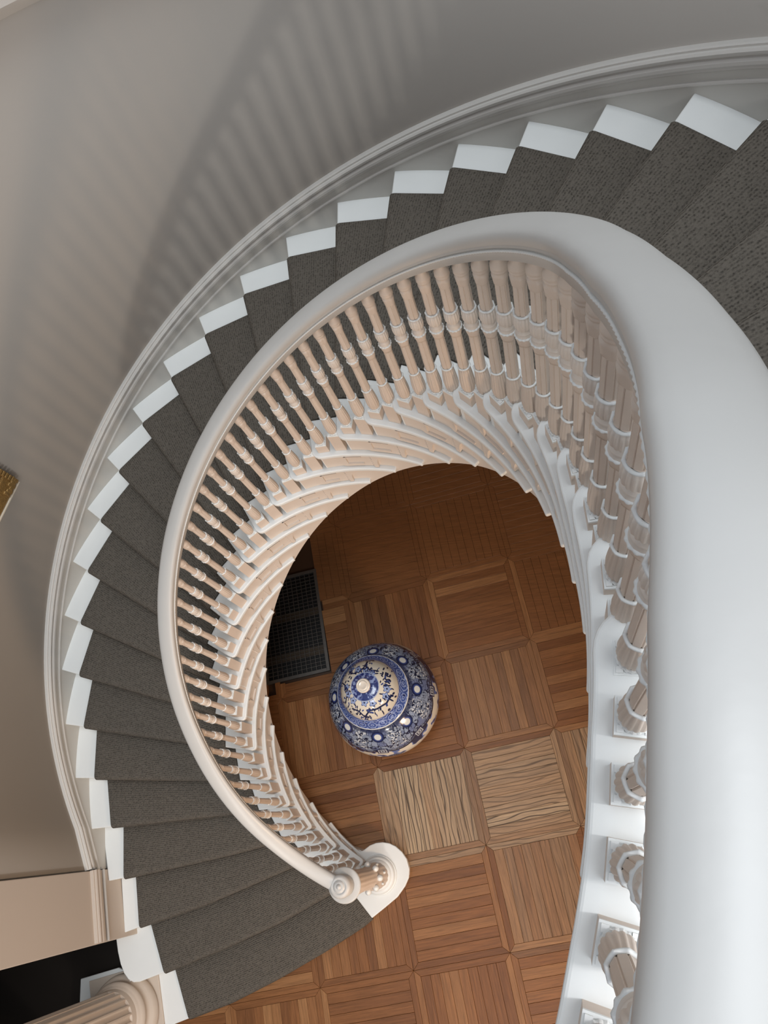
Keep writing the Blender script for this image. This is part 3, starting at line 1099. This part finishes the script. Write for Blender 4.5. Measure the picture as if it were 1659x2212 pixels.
def painted(name, prof, paint, seg, nz, parent, z_off=0):
    # resample the profile finely, paint every vertex
    P = np.array(prof, float)
    L = np.concatenate([[0], np.cumsum(np.hypot(np.diff(P[:, 0]), np.diff(P[:, 1])))])
    # smooth curve through the profile (Catmull-Rom)
    t = np.linspace(0, len(P) - 1, nz)
    i = np.minimum(t.astype(int), len(P) - 2)
    f = (t - i)[:, None]
    p0, p1, p2, p3 = P[np.maximum(i - 1, 0)], P[i], P[i + 1], P[np.minimum(i + 2, len(P) - 1)]
    C = 0.5 * ((2 * p1) + (-p0 + p2) * f + (2 * p0 - 5 * p1 + 4 * p2 - p3) * f ** 2 + (-p0 + 3 * p1 - 3 * p2 + p3) * f ** 3)
    arc = np.concatenate([[0], np.cumsum(np.hypot(np.diff(C[:, 0]), np.diff(C[:, 1])))])
    th = np.arange(seg) / seg * 2 * pi
    Z, TH_ = np.meshgrid(C[:, 0], th, indexing='ij')
    RR = np.repeat(C[:, 1][:, None], seg, 1)
    AR = np.repeat(arc[:, None], seg, 1)
    V = np.stack([RR * np.cos(TH_), RR * np.sin(TH_), Z + z_off], -1).reshape(-1, 3) * S
    a = np.arange((nz - 1) * seg).reshape(nz - 1, seg)
    b = np.roll(a, -1, 1)
    F = np.stack([a, b, b + seg, a + seg], -1).reshape(-1, 4)
    me = bpy.data.meshes.new(name)
    me.vertices.add(len(V))
    me.vertices.foreach_set('co', V.ravel())
    me.loops.add(F.size)
    me.loops.foreach_set('vertex_index', F.ravel())
    me.polygons.add(len(F))
    me.polygons.foreach_set('loop_start', np.arange(len(F)) * 4)
    me.update()
    me.validate()
    me.polygons.foreach_set('use_smooth', [True] * len(F))
    col = paint(Z, TH_, RR, AR, arc[-1]).reshape(-1, 3)
    at_ = me.color_attributes.new('glaze', 'FLOAT_COLOR', 'POINT')
    at_.data.foreach_set('color', np.concatenate([col, np.ones((len(col), 1))], 1).astype(np.float32).ravel())
    me.materials.append(M_CHINA)
    o = bpy.data.objects.new(name, me)
    COL.objects.link(o)
    o.parent = parent
    return o
def mixc(C, m, col):
    m = np.clip(m, 0, 1)[..., None]
    return C * (1 - m) + col * m
def sstep(x, a, b):
    t = np.clip((x - a) / (b - a), 0, 1)
    return t * t * (3 - 2 * t)
def sprigs(C, X, Y, W, H, seeds, n, size, period=True):
    """little leaves and blossoms scattered on the glaze; X is wrapped with period W"""
    rg = np.random.default_rng(seeds)
    for _ in range(n):
        x0, y0 = rg.uniform(0, W), rg.uniform(0, H)
        s = size * rg.uniform(.6, 1.3)
        a = rg.uniform(0, pi)
        dx = (X - x0 + W / 2) % W - W / 2
        dy = Y - y0
        u, v = dx * cos(a) + dy * sin(a), -dx * sin(a) + dy * cos(a)
        d = np.hypot(u / s, v / (s * .42))
        C = mixc(C, 1 - sstep(d, .75, 1.0), NAVY if rg.random() < .7 else BLUE)
    return C
def blossoms(C, X, Y, W, pts, s):
    for x0, y0 in pts:
        dx = (X - x0 + W / 2) % W - W / 2
        dy = Y - y0
        th = np.arctan2(dy, dx)
        rr = np.hypot(dx, dy) / (s * (1 + .22 * np.cos(5 * th)))
        C = mixc(C, 1 - sstep(rr, .9, 1.05), BLUE)
        C = mixc(C, 1 - sstep(rr, .70, .85), np.array((.30, .38, .60)))
        C = mixc(C, 1 - sstep(rr, .22, .32), NAVY)
    return C
def twig(C, X, Y, W, pts, wd):
    for (x0, y0), (x1, y1) in zip(pts[:-1], pts[1:]):
        mx = (x0 + x1) / 2
        dx = (X - mx + W / 2) % W - W / 2
        ax, bx = x0 - mx, x1 - mx
        l2 = (bx - ax) ** 2 + (y1 - y0) ** 2
        t = np.clip(((dx - ax) * (bx - ax) + (Y - y0) * (y1 - y0)) / l2, 0, 1)
        d = np.hypot(dx - ax - t * (bx - ax), Y - y0 - t * (y1 - y0))
        C = mixc(C, 1 - sstep(d, wd * .6, wd), NAVY)
    return C
def paint_body(Z, T, R, A, AL):
    C = np.ones(Z.shape + (3,)) * CREAM
    W = 2 * pi * 2.2
    X = T / (2 * pi) * W
    # landscape zone on the belly: clumps of blue foliage
    n = vnoise(X * 2.2 + 40, Z * 2.6 + 9, 5) * .6 + vnoise(X * 6 + 3, Z * 6, 6) * .4
    C = mixc(C, sstep(n, .47, .51), MID)
    C = mixc(C, sstep(n, .56, .59), NAVY)
    # slate shoulder with lobed hem (eight lobes)
    PH = 0.02
    lob = 3.62 - 0.36 * np.abs(np.sin(4 * (T - PH))) ** .6
    sh = sstep(Z, lob, lob + .03)
    body = np.ones(C.shape) * SLATE
    n2 = vnoise(X * 5 + 11, A * 5, 21)
    n3 = vnoise(X * 9 + 5, A * 9 + 8, 22)
    n4 = vnoise(X * 17 + 5, A * 17 + 8, 23)
    body = mixc(body, sstep(n2, .52, .58) * .55, NAVY * 3 + .02)
    body = mixc(body, sstep(np.abs(n2 - .53), .05, .03), INK)
    body = mixc(body, sstep(np.abs(n3 - .5), .07, .05), INK)
    scr = sstep(-np.cos(8 * (T - PH)), .1, .5) * sstep(Z, lob + .22, lob + .32)
    body = mixc(body, scr, SLATE * .8)
    body = mixc(body, scr * sstep(np.abs(n3 - .48), .14, .10), INK)
    body = mixc(body, scr * sstep(n4, .64, .70), np.array((.55, .56, .58)))
    body = mixc(body, sstep(Z, 4.30, 4.36) * .8, NAVY)
    C = C * (1 - sh[..., None]) + body * sh[..., None]
    C = mixc(C, 1 - sstep(np.abs(Z - lob), .04, .065), INK)
    C = mixc(C, (1 - sstep(np.abs(Z - lob - .13), .015, .03)), NAVY)
    # key-fret tabs between lobes, white pearls above them
    ph = ((8 * (T - PH)) / (2 * pi) + .5) % 1.0 - .5
    dxr = ph * (2 * pi / 8) * R
    tab = (np.abs(dxr) < .24) & (Z > 3.20) & (Z < 3.60)
    C = mixc(C, tab * 1.0, NAVY)
    fx_, fz_ = np.abs(dxr), (Z - 3.4)
    fret = tab & (np.maximum(fx_ / .2, np.abs(fz_) / .17) < .98) & ((np.floor(np.maximum(fx_ / .2, np.abs(fz_) / .17) * 4.4) % 2) == 1)
    C = mixc(C, fret * 1.0, np.array((.45, .47, .50)))
    d = np.hypot(dxr, (A - np.interp(4.20, Z[:, 0], A[:, 0])))
    C = mixc(C, 1 - sstep(d, .26, .30), NAVY)
    C = mixc(C, 1 - sstep(d, .19, .22), BLUE)
    C = mixc(C, 1 - sstep(d, .135, .16), np.array((.62, .62, .58)))
    # dark neck
    C = mixc(C, sstep(Z, 4.42, 4.48), NAVY)
    C = mixc(C, 1 - sstep(Z, .25, .35), BLUE)
    return C
body = painted('jar_body', [(0.0, 1.30), (0.15, 1.38), (0.5, 1.52), (1.0, 1.82), (1.6, 2.18), (2.2, 2.40), (2.75, 2.45), (3.2, 2.36), (3.65, 2.20),
                            (4.05, 1.94), (4.32, 1.67), (4.46, 1.48), (4.52, 1.40), (4.62, 1.38)], paint_body, 900, 420, jar)
def paint_lid(Z, T, R, A, AL):
    C = np.ones(Z.shape + (3,)) * CREAM
    # flange: blue with fine pale scrolling lines, white rim
    W = 2 * pi * 1.4
    X = T / (2 * pi) * W
    fl = 1 - sstep(Z, 5.16, 5.24)
    B = np.ones(C.shape) * np.array((0.060, 0.10, 0.30))
    n = vnoise(X * 5, A * 5 + 3, 31)
    n2 = vnoise(X * 9 + 2, A * 9, 33)
    B = mixc(B, sstep(np.abs(n - .5), .05, .03), np.array((.30, .37, .60)))
    B = mixc(B, sstep(np.abs(n2 - .5), .05, .03), NAVY * 1.5)
    # scalloped arcs
    q = ((X * 2.2) % 1.0 - .5)
    dd = np.hypot(q / 2.2, A - .45)
    B = mixc(B, (np.abs((dd * 9) % 1 - .5) < .12) * (dd < .4) * 1.0, np.array((.32, .39, .62)))
    C = C * (1 - fl[..., None]) + B * fl[..., None]
    C = mixc(C, 1 - sstep(A, .22, .25), np.array((.66, .66, .64)))
    # painted sprays on the dome, drawn on the plan of the lid
    x, y = R * np.cos(T), R * np.sin(T)
    D = C.copy()
    big = 100.0
    tw = [[(-.15, -1.12), (.10, -.92), (.42, -.86), (.78, -.66), (1.0, -.35)], [(-.15, -1.12), (-.35, -.9), (-.62, -.78)],
          [(.02, 1.1), (.0, .86), (-.22, .62), (-.5, .58), (-.72, .7)], [(.0, .86), (.22, .66), (.5, .62)],
          [(-1.05, .3), (-.8, .1), (-.78, -.25), (-.9, -.5)], [(.95, .1), (.8, .3), (.82, .55)]]
    for t in tw:
        D = twig(D, x, y, big, t, .035)
    rg = np.random.default_rng(77)
    fl_pts = [(-.05, -.62), (.28, -.66), (-.52, -.5), (-.3, .74), (.05, .62), (.3, .5), (-.8, .05), (-.72, -.22), (.86, -.12), (.8, -.4), (-.62, .82)]
    D = blossoms(D, x, y, big, fl_pts, .135)
    for t in tw:
        for (px, py) in t:
            for _ in range(9):
                ax, ay = px + rg.normal(0, .13), py + rg.normal(0, .13)
                an, s = rg.uniform(0, pi), rg.uniform(.045, .085)
                u, v = (x - ax) * cos(an) + (y - ay) * sin(an), -(x - ax) * sin(an) + (y - ay) * cos(an)
                D = mixc(D, 1 - sstep(np.hypot(u / s, v / (s * .45)), .75, 1.0), NAVY if rg.random() < .75 else BLUE)
    dome = sstep(Z, 5.2, 5.26)
    C = C * (1 - dome[..., None]) + D * dome[..., None]
    # dark medallion round the knob
    med = 1 - sstep(R, .56, .58)
    Md = np.ones(C.shape) * np.array((.018, .03, .14))
    pet = np.hypot(((T * 8 / (2 * pi)) % 1 - .5) * .62, R - .44)
    Md = mixc(Md, (1 - sstep(pet, .10, .13)) , np.array((.07, .10, .27)))
    Md = mixc(Md, (1 - sstep(pet, .05, .07)), np.array((.02, .03, .13)))
    n5 = vnoise(x * 14 + 50, y * 14 + 50, 44)
    Md = mixc(Md, sstep(n5, .66, .72), np.array((.22, .28, .48)))
    up = (Z > 5.6) * 1.0
    C = C * (1 - (med * up)[..., None]) + Md * (med * up)[..., None]
    C = mixc(C, (1 - sstep(np.abs(R - .575), .012, .022)) * up, np.array((.35, .40, .52)))
    return C
lid = painted('lid', [(4.56, 1.42), (4.60, 1.52), (4.68, 1.53), (4.76, 1.46), (4.92, 1.36), (5.08, 1.27), (5.20, 1.22), (5.32, 1.19), (5.56, 1.08), (5.78, .90), (5.94, .68),
                      (6.02, .50), (6.06, .30), (6.07, .05)], paint_lid, 720, 360, jar)
mk('knob', *lathe([(6.0, .20), (6.10, .205), (6.17, .25), (6.22, .285), (6.28, .29), (6.33, .275), (6.345, .23), (6.335, .215), (6.335, .20), (6.36, .19),
                   (6.375, .16), (6.365, .14), (6.365, .02)], 48),
   M_KNOB, parent=jar, smooth=True)

# ---------------------------------------------------------------- gilt picture frame on the curved wall
fa = 2.566
pc = pol(RW - 0.02, fa)
frame = empty('picture_frame', (pc[0], pc[1], 14.89))
tag(frame, 'ornate gilt picture frame hanging on the grey curved wall', 'picture frame')
fa2 = fa + 0.42
pe = pol(RW - 0.02, fa2)
fx = Vector((pe[0] - pc[0], pe[1] - pc[1], 0))
FWd = fx.length
fx.normalize()
fn = Vector((-fx.y, fx.x, 0))
if fn.dot(Vector((-pc[0], -pc[1], 0))) < 0:
    fn = -fn
def fbox(u0, u1, d0, d1, z0, z1):
    P = [fx * u + fn * d for u, d in ((u0, d0), (u1, d0), (u1, d1), (u0, d1))]
    return prism([(p.x, p.y) for p in P], z0, z1)
FH = 7.0
for nm, a_ in (('frame_rail', (0, FWd, 0.04, .22, 0.04, .80)), ('frame_rail', (0, FWd, .04, .22, FH - .8, FH)),
               ('frame_rail', (0, .8, .04, .22, .80, FH - .8)), ('frame_rail', (FWd - .8, FWd, .04, .22, .8, FH - .8))):
    mk(nm, *fbox(*a_), M_GOLD, parent=frame, bevel=0.08, seg=2)
mk('frame_lip', *join(fbox(-.03, FWd + .03, .03, .25, -.0, .06)), M_GOLDL, parent=frame, bevel=0.01)
mk('corner_ornament', *join(*[at_ for at_ in [fbox(-.06 + .11 * i, .08 + .11 * i, 0.1, .28, .1 + .05 * (i % 2), .32 + .06 * (i % 3)) for i in range(6)]],
                            *[fbox(-.08, .12, 0.1, .28, .3 + .16 * i, .42 + .16 * i) for i in range(6)]), M_GOLD, parent=frame, bevel=0.03)
mk('canvas', *fbox(.7, FWd - .7, .1, .2, .7, FH - .7), M_CANVAS, parent=frame)
